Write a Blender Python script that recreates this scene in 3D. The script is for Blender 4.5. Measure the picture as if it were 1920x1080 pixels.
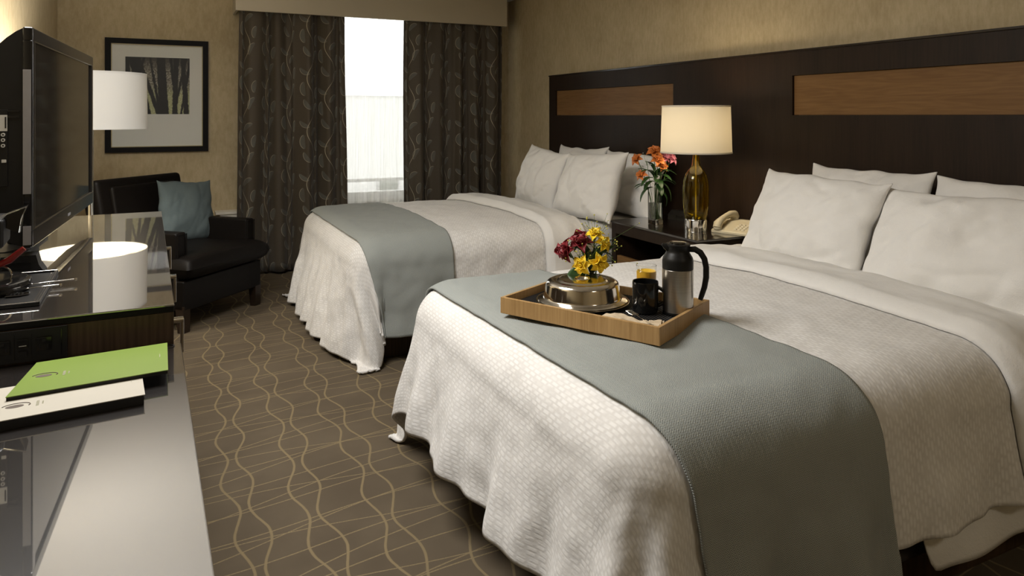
import bpy, bmesh, math, random
from mathutils import Vector, Matrix, noise
from math import sin, cos, pi, radians as R, hypot, atan2, exp
random.seed(4)
S = bpy.context.scene
COL = S.collection
for o in list(bpy.data.objects): bpy.data.objects.remove(o)

# ------------------------------------------------------------------ camera
cam = bpy.data.cameras.new('camera'); co = bpy.data.objects.new('camera', cam); COL.objects.link(co)
co.location = (0, 0, 1.3); co.rotation_euler = (R(90), 0, R(-25.75))
cam.sensor_width = 36; cam.lens = 1327/1920*36; cam.shift_y = (217-540)/1920; cam.clip_start = .02
S.camera = co
# ------------------------------------------------------------------ world, light, exposure
S.view_settings.view_transform = 'Standard'; S.view_settings.look = 'None'
S.view_settings.exposure = 0.0; S.view_settings.gamma = 1; S.view_settings.use_curve_mapping = False
W = bpy.data.worlds.new('overcast'); S.world = W; W.use_nodes = True
W.node_tree.nodes['Background'].inputs[0].default_value = (1, .985, .955, 1)
W.node_tree.nodes['Background'].inputs[1].default_value = 5.5
ZCEIL = 2.38
def lamp(name, loc, watt, col, radius):
    l = bpy.data.lights.new(name, 'POINT'); l.energy = watt; l.color = col; l.shadow_soft_size = radius
    o = bpy.data.objects.new(name, l); o.location = loc; COL.objects.link(o); return o
lamp('floor_lamp_light', (-.383, 4.37, 1.40), 38, (1, .965, .91), .06)
ar = bpy.data.lights.new('added_key_light', 'AREA'); ar.shape = 'DISK'; ar.size = 1.2; ar.energy = 70; ar.color = (1, .98, .955)  # key disc without a fixture, added out of view to brighten the bedding
ao = bpy.data.objects.new('added_key_light', ar); ao.location = (-.1, 2.3, ZCEIL); COL.objects.link(ao)
hl = bpy.data.lights.new('added_fill_light', 'AREA'); hl.shape = 'DISK'; hl.size = .45; hl.energy = 11; hl.color = (1, .88, .70)  # weak warm fill added behind the camera, lifts the near bed's dark side
ho = bpy.data.objects.new('added_fill_light', hl); ho.location = (1.5, -1.0, ZCEIL); COL.objects.link(ho)
lamp('bedside_lamp_light', (2.608, 3.073, 1.225), 7, (1, .83, .60), .10)

# ------------------------------------------------------------------ node helper
class X:
    """a number in a node tree, with arithmetic"""
    T = None
    def __init__(s, k): s.k = k
    @staticmethod
    def m(op, *a, clamp=False):
        n = X.T.nodes.new('ShaderNodeMath'); n.operation = op; n.use_clamp = clamp
        for i, v in enumerate(a):
            if isinstance(v, X): X.T.links.new(v.k, n.inputs[i])
            else: n.inputs[i].default_value = v
        return X(n.outputs[0])
    def __add__(a, b): return X.m('ADD', a, b)
    __radd__ = __add__
    def __sub__(a, b): return X.m('SUBTRACT', a, b)
    def __rsub__(a, b): return X.m('SUBTRACT', b, a)
    def __mul__(a, b): return X.m('MULTIPLY', a, b)
    __rmul__ = __mul__
    def __truediv__(a, b): return X.m('DIVIDE', a, b)
def xsin(a): return X.m('SINE', a)
def xabs(a): return X.m('ABSOLUTE', a)
def xfl(a): return X.m('FLOOR', a)
def xfr(a): return X.m('FRACT', a)
def xmin(a, b): return X.m('MINIMUM', a, b)
def xmax(a, b): return X.m('MAXIMUM', a, b)
def step(a, b, v):
    n = X.T.nodes.new('ShaderNodeMapRange'); n.interpolation_type = 'SMOOTHSTEP'
    for i, q in ((0, v), (1, a), (2, b)):
        if isinstance(q, X): X.T.links.new(q.k, n.inputs[i])
        else: n.inputs[i].default_value = q
    return X(n.outputs[0])
class Mat:
    def __init__(s, name):
        s.m = bpy.data.materials.new(name); s.m.use_nodes = True; s.t = s.m.node_tree; X.T = s.t
        s.b = s.t.nodes['Principled BSDF']; s.out = s.t.nodes['Material Output']
    def coords(s, kind='Object'):
        n = s.t.nodes.new('ShaderNodeTexCoord'); sp = s.t.nodes.new('ShaderNodeSeparateXYZ')
        s.t.links.new(n.outputs[kind], sp.inputs[0])
        return [X(sp.outputs[i]) for i in range(3)]
    def vec(s, *a):
        n = s.t.nodes.new('ShaderNodeCombineXYZ')
        for i, v in enumerate(a):
            if isinstance(v, X): s.t.links.new(v.k, n.inputs[i])
            else: n.inputs[i].default_value = v
        return n.outputs[0]
    def noise(s, v, scale=1, detail=3, rough=.55):
        n = s.t.nodes.new('ShaderNodeTexNoise'); n.inputs['Scale'].default_value = scale
        n.inputs['Detail'].default_value = detail; n.inputs['Roughness'].default_value = rough
        s.t.links.new(v, n.inputs['Vector']); return X(n.outputs['Fac'])
    def mix(s, f, a, b):
        n = s.t.nodes.new('ShaderNodeMix'); n.data_type = 'RGBA'
        for i, q in ((0, f), (6, a), (7, b)):
            if isinstance(q, X): s.t.links.new(q.k, n.inputs[i])
            elif isinstance(q, (int, float)): n.inputs[i].default_value = q
            elif isinstance(q, tuple): n.inputs[i].default_value = (*q, 1) if len(q) == 3 else q
            else: s.t.links.new(q, n.inputs[i])
        return n.outputs[2]
    def color(s, c):
        if isinstance(c, tuple): s.b.inputs['Base Color'].default_value = (*c, 1)
        else: s.t.links.new(c, s.b.inputs['Base Color'])
    def bump(s, hgt, strength=.3, dist=.002):
        n = s.t.nodes.new('ShaderNodeBump'); n.inputs['Strength'].default_value = strength
        n.inputs['Distance'].default_value = dist; s.t.links.new(hgt.k, n.inputs['Height'])
        s.t.links.new(n.outputs[0], s.b.inputs['Normal'])
    def set(s, **k):
        for a, v in k.items():
            s.b.inputs[a.replace('_', ' ')].default_value = v
        return s
def plain(name, c, rough=.5, nscale=25, var=.12, **k):
    """a flat colour broken up by a little procedural variation"""
    M = Mat(name); x, y, z = M.coords(); n = M.noise(M.vec(x, y, z), nscale, 3)
    M.color(M.mix(n, tuple(q*(1-var) for q in c), tuple(min(1, q*(1+var)) for q in c)))
    M.set(Roughness=rough, **k); return M

m = {}
def mat_wallpaper():
    M = Mat('wallpaper'); x, y, z = M.coords()
    a = M.noise(M.vec(x*1, y*1, z*.7), 5, 5, .6); b = M.noise(M.vec(x, y, z*.35), 45, 4, .7)
    f = step(.25, .78, a*.45 + b*.55)
    M.color(M.mix(f, (.385, .305, .175), (.56, .47, .305))); M.set(Roughness=.75); M.bump(b, .25, .002); return M
m['wall'] = mat_wallpaper()
m['ceiling'] = plain('ceiling_paint', (.80, .785, .76), .9, 60, .03)
m['valance'] = plain('valance_paint', (.50, .44, .33), .55, 8, .03)
m['cream'] = plain('cream_paint', (.72, .68, .58), .5, 20, .05)
m['whitepaint'] = plain('white_paint', (.78, .78, .76), .45, 20, .04)
def mat_carpet():
    M = Mat('carpet'); x, y, z = M.coords(); P = .212
    c = xfl((x - .114)/P); t = x - .22 - c*P
    n = M.noise(M.vec(x, y, 0), 9, 2)
    t = t + xsin(y*5 + c*1.9)*.012 + (n-.5)*.008
    a = xsin(y*(2*pi/.37) + c*2.3)*.019 + .034
    d = xabs(xabs(t) - a)
    fz = M.noise(M.vec(x, y, 0), 420, 2)
    line = 1 - step(.0025, .006, d + (fz-.5)*.004)
    def fam(tx, sp, ph, w):
        q = (y + x*tx + xsin(x*7 + ph)*.012 + ph)/sp
        return 1 - step(w*.5, w, xabs(xfr(q)-.5)*sp)
    thin = xmax(xmax(fam(-.10, .155, .1, .0035), fam(-.26, .23, .9, .0035)), fam(.05, .29, 2.2, .003))
    dots = step(.35, .6, M.noise(M.vec(x, y, 0), 260, 1))
    f = xmax(line*.8, thin*(dots*.5+.5))
    big = M.noise(M.vec(x, y, 0), 3, 4); pile = M.noise(M.vec(x, y, 0), 900, 2)
    g = step(.2, .8, big*.6 + pile*.4)
    base = M.mix(g, (.076, .058, .039), (.128, .101, .068))
    M.color(M.mix(f, base, (.22, .168, .092))); M.set(Roughness=.95, Specular_IOR_Level=.1)
    M.bump(pile*.6 + f*.6, .5, .004); return M
m['carpet'] = mat_carpet()
def mat_duvet():
    M = Mat('duvet_cotton'); u, v, _ = M.coords('UV')
    su, sv = .033, .0118
    row = xfl(v/sv); uu = u/su + row*.37 + xsin(row*3.1)*.15
    cu = xabs(xfr(uu)-.5)*2; cv = xabs(xfr(v/sv)-.5)*2
    d = (1-step(.45, .95, cu))*(1-step(.40, .95, cv))*step(.22, .60, M.noise(M.vec(u*18, v*60, 0), 1, 1))
    col2 = M.noise(M.vec(u*1, v*1, 0), 7, 4); fine = M.noise(M.vec(u, v, 0), 160, 3)
    base = M.mix(step(.3, .7, col2), (.60, .58, .55), (.66, .64, .61))
    M.color(M.mix(d*.7, base, (.79, .775, .75)))
    M.set(Roughness=.85, Specular_IOR_Level=.2, Sheen_Weight=.1); M.bump(d*.22 + fine*.3 + col2*.9, .35, .004); return M
m['duvet'] = mat_duvet()
def mat_cotton(name, c):
    M = Mat(name); x, y, z = M.coords(); n = M.noise(M.vec(x, y, z), 11, 5, .6); w = M.noise(M.vec(x, y, z), 300, 2)
    M.color(M.mix(n, tuple(q*.95 for q in c), c)); M.set(Roughness=.85, Specular_IOR_Level=.2); M.bump(n*.8 + w*.12, .5, .012); return M
m['pillow'] = mat_cotton('pillowcase_cotton', (.80, .785, .755))
m['sheet'] = mat_cotton('sheet_cotton', (.76, .745, .715))
def mat_runner():
    M = Mat('herringbone_throw'); u, v, _ = M.coords('UV'); p = .013
    tri = xabs(xfr(u/p)-.5)*p*1.3
    l = xabs(xfr((v + tri)/.0052)-.5)*2
    n = M.noise(M.vec(u, v, 0), 5, 3); fz = M.noise(M.vec(u, v, 0), 500, 2)
    f = step(.15, .85, l*.65 + fz*.35)
    a = M.mix(f, (.19, .205, .192), (.41, .43, .405)); M.color(M.mix(n*.25, a, (.25, .265, .245)))
    M.set(Roughness=.95, Specular_IOR_Level=.1, Sheen_Weight=.08); M.bump(f, .5, .002); return M
m['runner'] = mat_runner()
def mat_curtain():
    M = Mat('vine_curtain'); u, v, _ = M.coords('UV'); u = u*.68; v = v*.68; CW, CH = .19, .30
    col = xfl(u/CW); vv = v + col*.11
    a = xfr(u/CW)*CW - CW/2; b = xfr(vv/CH)*CH
    stem = xsin(vv*(2*pi/CH))*.035
    d = xabs(a - stem); line = 1-step(.001, .0026, d)
    fill = None; edge = line
    for cx, cy, ang, L, wd in ((.040, .055, 60, .040, .015), (-.035, .075, 130, .038, .014), (.062, .145, 80, .036, .016),
                               (-.060, .165, 95, .042, .017), (.020, .225, 35, .038, .014), (-.052, .262, 150, .036, .013)):
        ca, sa = cos(R(ang)), sin(R(ang))
        p = (a-cx)*ca + (b-cy)*sa; q = (b-cy)*ca - (a-cx)*sa
        q = q + p*p*6 - .002
        r = (p/L)*(p/L) + (q/wd)*(q/wd)
        f = 1-step(.8, 1, r); e = f*step(.55, .85, r)*step(-.004, .012, q)
        fill = f if fill is None else xmax(fill, f); edge = xmax(edge, e)
    wv = M.noise(M.vec(u*3, v, 0), 120, 2); n = M.noise(M.vec(u, v, 0), 6, 2)
    base = M.mix(wv, (.058, .045, .030), (.085, .067, .046))
    c = M.mix(fill*(n*.9), base, (.150, .158, .142)); c = M.mix(edge*.85, c, (.46, .41, .30))
    M.color(c); M.set(Roughness=.6, Specular_IOR_Level=.35, Sheen_Weight=.15); M.bump(fill*.5 + edge + wv*.2, .35, .002); return M
m['curtain'] = mat_curtain()
def mat_sheer():
    M = Mat('sheer_voile'); t = M.t; u, v, _ = M.coords('UV'); n = M.noise(M.vec(u*9, v*.3, 0), 9, 3)
    tr = t.nodes.new('ShaderNodeBsdfTransparent'); tl = t.nodes.new('ShaderNodeBsdfTranslucent'); df = t.nodes.new('ShaderNodeBsdfDiffuse')
    for q in (tl, df): t.links.new(M.mix(n, (.70, .69, .64), (.96, .955, .93)), q.inputs[0])
    a = t.nodes.new('ShaderNodeMixShader'); a.inputs[0].default_value = .35
    t.links.new(tl.outputs[0], a.inputs[1]); t.links.new(df.outputs[0], a.inputs[2])
    b = t.nodes.new('ShaderNodeMixShader'); t.links.new((n*.25 + .52).k, b.inputs[0])
    t.links.new(tr.outputs[0], b.inputs[1]); t.links.new(a.outputs[0], b.inputs[2]); t.links.new(b.outputs[0], M.out.inputs[0]); return M
m['sheer'] = mat_sheer()
def mat_wood(name, c0, c1, axis, rough=.4, coat=.0, figure=.0):
    M = Mat(name); c = M.coords(); k = [40, 40, 40]; k[axis] = 1.6
    n = M.noise(M.vec(*[c[i]*k[i] for i in range(3)]), 3, 5, .6)
    k2 = [9, 9, 9]; k2[axis] = .9
    w = M.noise(M.vec(*[c[i]*k2[i] for i in range(3)]), 1.2, 3, .5)
    f = step(.25, .75, n*.6 + w*.4)
    if figure: f = f*(1-figure) + (xsin(w*70)*.5 + .5)*figure
    M.color(M.mix(f, c0, c1)); M.set(Roughness=rough, Specular_IOR_Level=.22, Coat_Weight=coat, Coat_Roughness=.12); M.bump(n, .12, .001); return M
m['walnut'] = mat_wood('dark_walnut_vertical', (.012, .0065, .0035), (.028, .0155, .0085), 2, .5, 0)
m['walnut_x'] = mat_wood('dark_walnut_face', (.026, .015, .008), (.075, .046, .025), 2, .42, .05)
m['cherry'] = mat_wood('cherry_inlay', (.150, .074, .024), (.235, .128, .048), 1, .5, 0, .25)
m['espresso'] = mat_wood('espresso_wood', (.010, .006, .004), (.026, .016, .010), 0, .3, .3)
m['bamboo'] = mat_wood('bamboo_strips', (.27, .155, .058), (.46, .29, .125), 2, .5, .1)
def mat_lacquer(name, base, lo, rough=.02):
    M = Mat(name); t = M.t; x, y, z = M.coords(); n = M.noise(M.vec(x*6, y*.8, z), 6, 4)
    M.color(M.mix(n, tuple(q*.7 for q in base), base)); M.set(Roughness=.3)
    g = t.nodes.new('ShaderNodeBsdfGlossy'); g.inputs['Roughness'].default_value = rough; g.inputs[0].default_value = (.93, .93, .93, 1)
    fr = t.nodes.new('ShaderNodeFresnel'); fr.inputs[0].default_value = 1.5
    mx = t.nodes.new('ShaderNodeMixShader'); t.links.new((X(fr.outputs[0])*(1-lo) + lo).k, mx.inputs[0])
    t.links.new(M.b.outputs[0], mx.inputs[1]); t.links.new(g.outputs[0], mx.inputs[2]); t.links.new(mx.outputs[0], M.out.inputs[0]); return M
m['lacquer'] = mat_lacquer('polished_black_glass_top', (.014, .010, .008), .43)
m['nighttop'] = mat_lacquer('polished_nightstand_top', (.010, .0065, .0045), .05, .05)
m['leather'] = plain('dark_brown_leather', (.0045, .0034, .0028), .5, 90, .3, Specular_IOR_Level=.13)
m['black'] = plain('black_plastic', (.0075, .007, .0065), .42, 60, .2, Specular_IOR_Level=.25)
m['frameblack'] = plain('black_frame_lacquer', (.006, .005, .005), .5, 60, .2, Specular_IOR_Level=.12)
m['glossblack'] = plain('gloss_black_plastic', (.008, .0075, .007), .12, 30, .2)
m['greyplastic'] = plain('grey_silver_plastic', (.20, .19, .19), .35, 40, .08)
m['panelgrey'] = plain('light_grey_label', (.42, .41, .38), .5, 80, .08)
m['screen'] = plain('dark_glass_screen', (.006, .0055, .005), .06, 10, .2, IOR=1.42)
m['chrome'] = plain('chrome', (.82, .81, .79), .08, 15, .03, Metallic=1.0)
m['steel'] = plain('polished_steel', (.70, .66, .60), .13, 8, .05, Metallic=1.0)
def mat_brushed():
    M = Mat('brushed_steel'); x, y, z = M.coords(); n = M.noise(M.vec(x*2, y*2, z*120), 4, 3)
    M.color(M.mix(n, (.42, .39, .35), (.58, .55, .50))); M.set(Roughness=.3, Metallic=1); M.bump(n, .08, .0005); return M
m['brushed'] = mat_brushed()
def mat_glass(name, c, rough=0, ior=1.45):
    M = Mat(name); x, y, z = M.coords(); n = M.noise(M.vec(x, y, z), 5, 1)
    M.color(M.mix(n, tuple(q*.97 for q in c), c)); M.set(Roughness=rough, Transmission_Weight=1, IOR=ior); return M
m['glass'] = mat_glass('clear_glass', (.97, .98, .97)); m['water'] = mat_glass('water', (.86, .9, .8), 0, 1.33)
m['amber'] = mat_glass('amber_glass', (1, .80, .10), .06, 1.35)
def mat_pane(name, refl):
    M = Mat(name); t = M.t; x, y, z = M.coords(); n = M.noise(M.vec(x, y, z), 2, 1)
    tr = t.nodes.new('ShaderNodeBsdfTransparent'); g = t.nodes.new('ShaderNodeBsdfGlossy'); g.inputs['Roughness'].default_value = .03
    fr = t.nodes.new('ShaderNodeFresnel'); fr.inputs[0].default_value = 1.5
    t.links.new(M.mix(n, (.94, .96, .95), (.98, .98, .98)), tr.inputs[0])
    mx = t.nodes.new('ShaderNodeMixShader'); t.links.new((X(fr.outputs[0])*refl).k, mx.inputs[0])
    t.links.new(tr.outputs[0], mx.inputs[1]); t.links.new(g.outputs[0], mx.inputs[2]); t.links.new(mx.outputs[0], M.out.inputs[0]); return M
m['pane'] = mat_pane('window_glass', 1.0)
def mat_shade(name, c, trans):
    M = Mat(name); t = M.t; x, y, z = M.coords(); n = M.noise(M.vec(x*60, y*60, z*60), 6, 2)
    tl = t.nodes.new('ShaderNodeBsdfTranslucent'); df = t.nodes.new('ShaderNodeBsdfDiffuse'); k = M.mix(n, tuple(q*.97 for q in c), c)
    t.links.new(k, tl.inputs[0]); t.links.new(k, df.inputs[0]); mx = t.nodes.new('ShaderNodeMixShader'); mx.inputs[0].default_value = trans
    t.links.new(df.outputs[0], mx.inputs[1]); t.links.new(tl.outputs[0], mx.inputs[2]); t.links.new(mx.outputs[0], M.out.inputs[0]); return M
m['shade_white'] = mat_shade('white_drum_shade', (.74, .73, .70), .11)
m['shade_cream'] = mat_shade('cream_shade', (.84, .80, .70), .34)
m['liner'] = mat_shade('cream_shade_liner', (.60, .53, .37), .35)
m['mug'] = plain('black_glazed_ceramic', (.006, .006, .006), .08, 20, .2)
def mat_juice():
    M = Mat('orange_juice'); x, y, z = M.coords(); n = M.noise(M.vec(x, y, z), 60, 2)
    M.color(M.mix(n, (.85, .47, .02), (.93, .58, .05))); M.set(Roughness=.35); return M
m['juice'] = mat_juice()
m['napkin'] = mat_cotton('napkin_linen', (.50, .405, .28))
m['beige'] = plain('beige_plastic', (.60, .53, .37), .42, 40, .05)
m['beigekey'] = plain('beige_keys', (.68, .62, .47), .4, 40, .05)
m['bluefabric'] = plain('blue_grey_fabric', (.070, .092, .096), .9, 300, .2)
m['green'] = plain('lime_green_card', (.150, .222, .030), .35, 6, .06)
m['creamcard'] = plain('cream_card', (.385, .357, .295), .5, 10, .04)
m['ink'] = plain('dark_brown_ink', (.05, .03, .015), .6, 40, .2); m['greyink'] = plain('grey_ink', (.28, .27, .18), .6, 40, .2)
m['stem'] = plain('green_stem', (.07, .14, .03), .5, 80, .3)
m['leaf'] = plain('dark_green_leaf', (.022, .062, .013), .42, 50, .35)
m['red'] = plain('dark_red_petal', (.20, .010, .016), .5, 60, .35)
m['yellow'] = plain('yellow_petal', (.86, .60, .02), .5, 60, .15)
m['orange'] = plain('orange_petal', (.55, .17, .03), .5, 90, .4)
m['pink'] = plain('pink_petal', (.50, .15, .20), .5, 60, .3)
m['goldspray'] = plain('gold_spray', (.50, .47, .08), .6, 90, .3)
m['redplastic'] = plain('red_plastic', (.16, .012, .010), .25, 30, .2)
m['matboard'] = plain('white_mat_board', (.80, .775, .75), .8, 90, .03)
m['gold'] = plain('gold_bevel', (.42, .35, .18), .4, 30, .1)
m['concrete'] = plain('pale_facade', (.40, .40, .395), .9, 2, .05)
m['asphalt'] = plain('grey_asphalt', (.22, .22, .22), .95, 3, .2)
m['hedge'] = plain('dark_hedge', (.03, .04, .025), .9, 6, .5)
m['blackmat'] = plain('black_woven_mat', (.012, .011, .011), .6, 400, .6)
m['darkfabric'] = plain('dark_bed_base_fabric', (.028, .022, .018), .9, 120, .3)
def mat_print():
    M = Mat('tree_photograph'); x, y, z = M.coords()           # x across -.228...228, z up 0...449
    n1 = M.noise(M.vec(x*1, z*1, 0), 38, 3); n2 = M.noise(M.vec(x, z*1, 0), 90, 4)
    bgt = M.mix(step(.35, .7, n2), (.10, .075, .055), (.50, .45, .38)); bgb = M.mix(step(.3, .7, n2), (.36, .36, .17), (.58, .56, .36))
    c = M.mix(step(.12, .26, z + (n1-.5)*.08), bgb, bgt)
    c = M.mix(step(.30, .46, z), c, (.05, .035, .03))
    f = None
    for xb, slope, w0, w1 in ((-.20, -.04, .022, .018), (-.125, -.10, .010, .018), (-.070, -.24, .023, .036), (.005, -.32, .018, .013), (.042, -.05, .036, .031),
                              (.118, .03, .018, .021), (.135, -.10, .010, .012), (.112, .20, .011, .010), (.205, -.06, .021, .017), (.165, .16, .008, .013), (.015, -.16, .012, .008), (-.19, .2, .008, .01)):
        d = xabs(x - xb - z*slope + (n1-.5)*.02) - (z*((w1-w0)/.449) + w0)
        k = 1-step(-.004, .003, d); f = k if f is None else xmax(f, k)
    M.color(M.mix(f, c, (.012, .008, .007))); M.set(Roughness=.5); return M
m['print'] = mat_print()

# ------------------------------------------------------------------ mesh helpers
class G:
    """geometry bag: boxes, lathes, tubes and sheets that become ONE mesh"""
    def __init__(s): s.v = []; s.f = []; s.uv = {}
    def add(s, vs, fs, M=None, uvs=None):
        k = len(s.v)
        for i, p in enumerate(vs):
            p = Vector(p); s.v.append(M @ p if M else p)
            if uvs: s.uv[k+i] = uvs[i]
        s.f += [tuple(i+k for i in f) for f in fs]; return s
    def box(s, a, b, bev=.0, seg=2, M=None):
        bm = bmesh.new(); bmesh.ops.create_cube(bm, size=1)
        for v in bm.verts: v.co = Vector([(a[i]+b[i])/2 + v.co[i]*(b[i]-a[i]) for i in range(3)])
        if bev: bmesh.ops.bevel(bm, geom=bm.edges[:], offset=bev, segments=seg, profile=.6, affect='EDGES')
        bm.verts.index_update(); s.add([v.co.copy() for v in bm.verts], [[v.index for v in f.verts] for f in bm.faces], M); bm.free(); return s
    def lathe(s, prof, n=40, M=None, caps=True):
        vs = [(r*cos(2*pi*i/n), r*sin(2*pi*i/n), z) for r, z in prof for i in range(n)]; fs = []
        for j in range(len(prof)-1):
            for i in range(n):
                fs.append((j*n+i, j*n+(i+1) % n, (j+1)*n+(i+1) % n, (j+1)*n+i))
        if caps: fs.append(tuple(range(n))[::-1]); fs.append(tuple((len(prof)-1)*n+i for i in range(n)))
        return s.add(vs, fs, M)
    def tube(s, pts, r, n=10, M=None, flat=1.0):
        pts = [Vector(p) for p in pts]; rs = r if isinstance(r, (list, tuple)) else [r]*len(pts); vs = []; fs = []
        t0 = (pts[1]-pts[0]).normalized(); a = t0.orthogonal().normalized()
        for i, p in enumerate(pts):
            t = (pts[min(i+1, len(pts)-1)] - pts[max(i-1, 0)]).normalized()
            a = (a - t*a.dot(t)).normalized(); b = t.cross(a)
            for k in range(n):
                w = 2*pi*k/n; vs.append(p + a*cos(w)*rs[i] + b*sin(w)*rs[i]*flat)
        for i in range(len(pts)-1):
            for k in range(n): fs.append((i*n+k, i*n+(k+1) % n, (i+1)*n+(k+1) % n, (i+1)*n+k))
        fs.append(tuple(range(n))[::-1]); fs.append(tuple((len(pts)-1)*n+k for k in range(n)))
        return s.add(vs, fs, M)
    def sheet(s, fn, nu, nv, M=None, uvf=None, wrap=False):
        vs = []; uvs = []; fs = []
        for j in range(nv+1):
            for i in range(nu+1):
                vs.append(fn(i/nu, j/nv)); uvs.append(uvf(i/nu, j/nv) if uvf else (i/nu, j/nv))
        for j in range(nv):
            for i in range(nu):
                a = j*(nu+1)+i; fs.append((a, a+1, a+nu+2, a+nu+1))
        return s.add(vs, fs, M, uvs)
    def prism(s, poly, axis, a, b, M=None):
        """extrude a 2-D outline along an axis"""
        n = len(poly)
        def P(p, t): q = list(p); q.insert(axis, t); return q
        vs = [P(p, a) for p in poly] + [P(p, b) for p in poly]
        fs = [tuple(range(n)), tuple(range(2*n-1, n-1, -1))] + [(i, (i+1) % n, n+(i+1) % n, n+i) for i in range(n)]
        return s.add(vs, fs, M)
def obj(name, g, mat, parent=None, smooth=35, solid=0, sub=0, fix=True):
    me = bpy.data.meshes.new(name); me.from_pydata([tuple(v) for v in g.v], [], g.f)
    if g.uv:
        L = me.uv_layers.new(name='UVMap')
        for lp in me.loops: L.data[lp.index].uv = g.uv.get(lp.vertex_index, (0, 0))
    if fix:
        bm = bmesh.new(); bm.from_mesh(me); bmesh.ops.recalc_face_normals(bm, faces=bm.faces[:]); bm.to_mesh(me); bm.free()
    me.materials.append(mat.m)
    if smooth:
        for p in me.polygons: p.use_smooth = True
        me.set_sharp_from_angle(angle=R(smooth))
    o = bpy.data.objects.new(name, me); COL.objects.link(o); o.parent = parent
    if solid: q = o.modifiers.new('thickness', 'SOLIDIFY'); q.thickness = solid; q.offset = -1
    if smooth and not g.uv: q = o.modifiers.new('shading', 'WEIGHTED_NORMAL'); q.keep_sharp = True
    if sub: q = o.modifiers.new('smooth', 'SUBSURF'); q.levels = sub; q.render_levels = sub
    return o
def tag(o, label=None, cat=None, group=None, kind=None):
    for k, v in (('label', label), ('category', cat), ('group', group), ('kind', kind)):
        if v: o[k] = v
    return o
def thing(name, label, cat, loc=(0, 0, 0), rz=0, group=None):
    o = bpy.data.objects.new(name, None); o.empty_display_size = .05; COL.objects.link(o)
    o.location = loc; o.rotation_euler = (0, 0, rz); return tag(o, label, cat, group)
def copy_thing(o, parent=None):
    c = o.copy(); COL.objects.link(c); c.parent = parent
    for ch in o.children: copy_thing(ch, c)
    return c
def struct(name, g, mat, smooth=0, parent=None):
    o = obj(name, g, mat, parent, smooth)
    if parent is None: o['kind'] = 'structure'
    return o
def sm(a, b, t):
    t = max(0, min(1, (t-a)/(b-a))); return t*t*(3-2*t)
def nz(x, y, z=0): return noise.noise(Vector((x, y, z)))

# ------------------------------------------------------------------ room shell
XL, XR, YB, YW, ZC = -.77, 3.0, -1.6, 6.3, 2.42
struct('floor', G().box((XL-.1, YB-.1, -.08), (XR+.1, YW+.1, 0)), m['carpet'])
struct('ceiling', G().box((XL-.1, YB-.1, ZC), (XR+.1, YW+.1, ZC+.1)), m['ceiling'])
struct('wall_left', G().box((XL-.1, YB-.1, 0), (XL, YW+.1, ZC)), m['wall'])
struct('wall_right', G().box((XR, YB-.1, 0), (XR+.1, YW+.1, ZC)), m['wall'])
struct('wall_back', G().box((XL, YB-.1, 0), (XR, YB, ZC)), m['wall'])
WX0, WX1, WZ0, WZ1 = .80, 2.62, .56, 2.31
struct('wall_window', G().box((XL, YW, 0), (WX0, YW+.16, ZC)).box((WX1, YW, 0), (XR, YW+.16, ZC))
       .box((WX0, YW, 0), (WX1, YW+.16, WZ0)).box((WX0, YW, WZ1), (WX1, YW+.16, ZC)), m['wall'])
for nm, a, b in (('baseboard_left', (XL, YB, 0), (XL+.014, YW, .09)), ('baseboard_right', (XR-.014, YB, 0), (XR, YW, .09)), ('baseboard_window', (XL, YW-.014, 0), (XR, YW, .09))):
    struct(nm, G().box(a, b, .003), m['espresso'], 30)
wf = struct('window_1', G().box((WX0, YW+.05, WZ0), (WX0+.05, YW+.11, WZ1), .004).box((WX1-.05, YW+.05, WZ0), (WX1, YW+.11, WZ1), .004)
            .box((WX0, YW+.05, WZ1-.05), (WX1, YW+.11, WZ1), .004).box((WX0, YW+.05, WZ0), (WX1, YW+.11, WZ0+.05), .004), m['whitepaint'], 30)
obj('transom', G().box((WX0+.05, YW+.056, .70), (WX1-.05, YW+.104, .73), .003), m['whitepaint'], wf)
for a in (1.22, 2.20): obj('mullion', G().box((a-.02, YW+.055, WZ0+.05), (a+.02, YW+.105, WZ1-.05), .003), m['whitepaint'], wf)
for a, b in ((WX0+.05, 1.20), (1.24, 2.18), (2.22, WX1-.05)):
    obj('pane', G().box((a, YW+.078, WZ0+.05), (b, YW+.084, WZ1-.05)), m['pane'], wf, 0)
obj('sill', G().box((WX0-.04, YW-.05, WZ0-.03), (WX1+.04, YW+.05, WZ0), .006), m['whitepaint'], wf)
# outside
struct('ground', G().box((-14, YW+.3, -6.2), (26, 46, -6)), m['asphalt'])
fb = thing('office_building', 'long pale building seen through the sheer curtain', 'building', (6, 30, -6))
obj('facade', G().box((-18, 0, 0), (18, 6, 8.15)), m['concrete'], fb, 0)
obj('parapet', G().box((-18.1, -.1, 8.15), (18.1, 6.1, 8.4), .03), m['whitepaint'], fb, 0)
for i in range(9):
    w = obj('window', G().box((-16+i*3.6, -.06, 3.85), (-15.0+i*3.6, .02, 4.55), .01), m['asphalt'], fb, 0)
    obj('pane', G().box((-15.9+i*3.6, -.07, 3.92), (-15.1+i*3.6, -.05, 4.48)), m['hedge'], w, 0)

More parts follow.
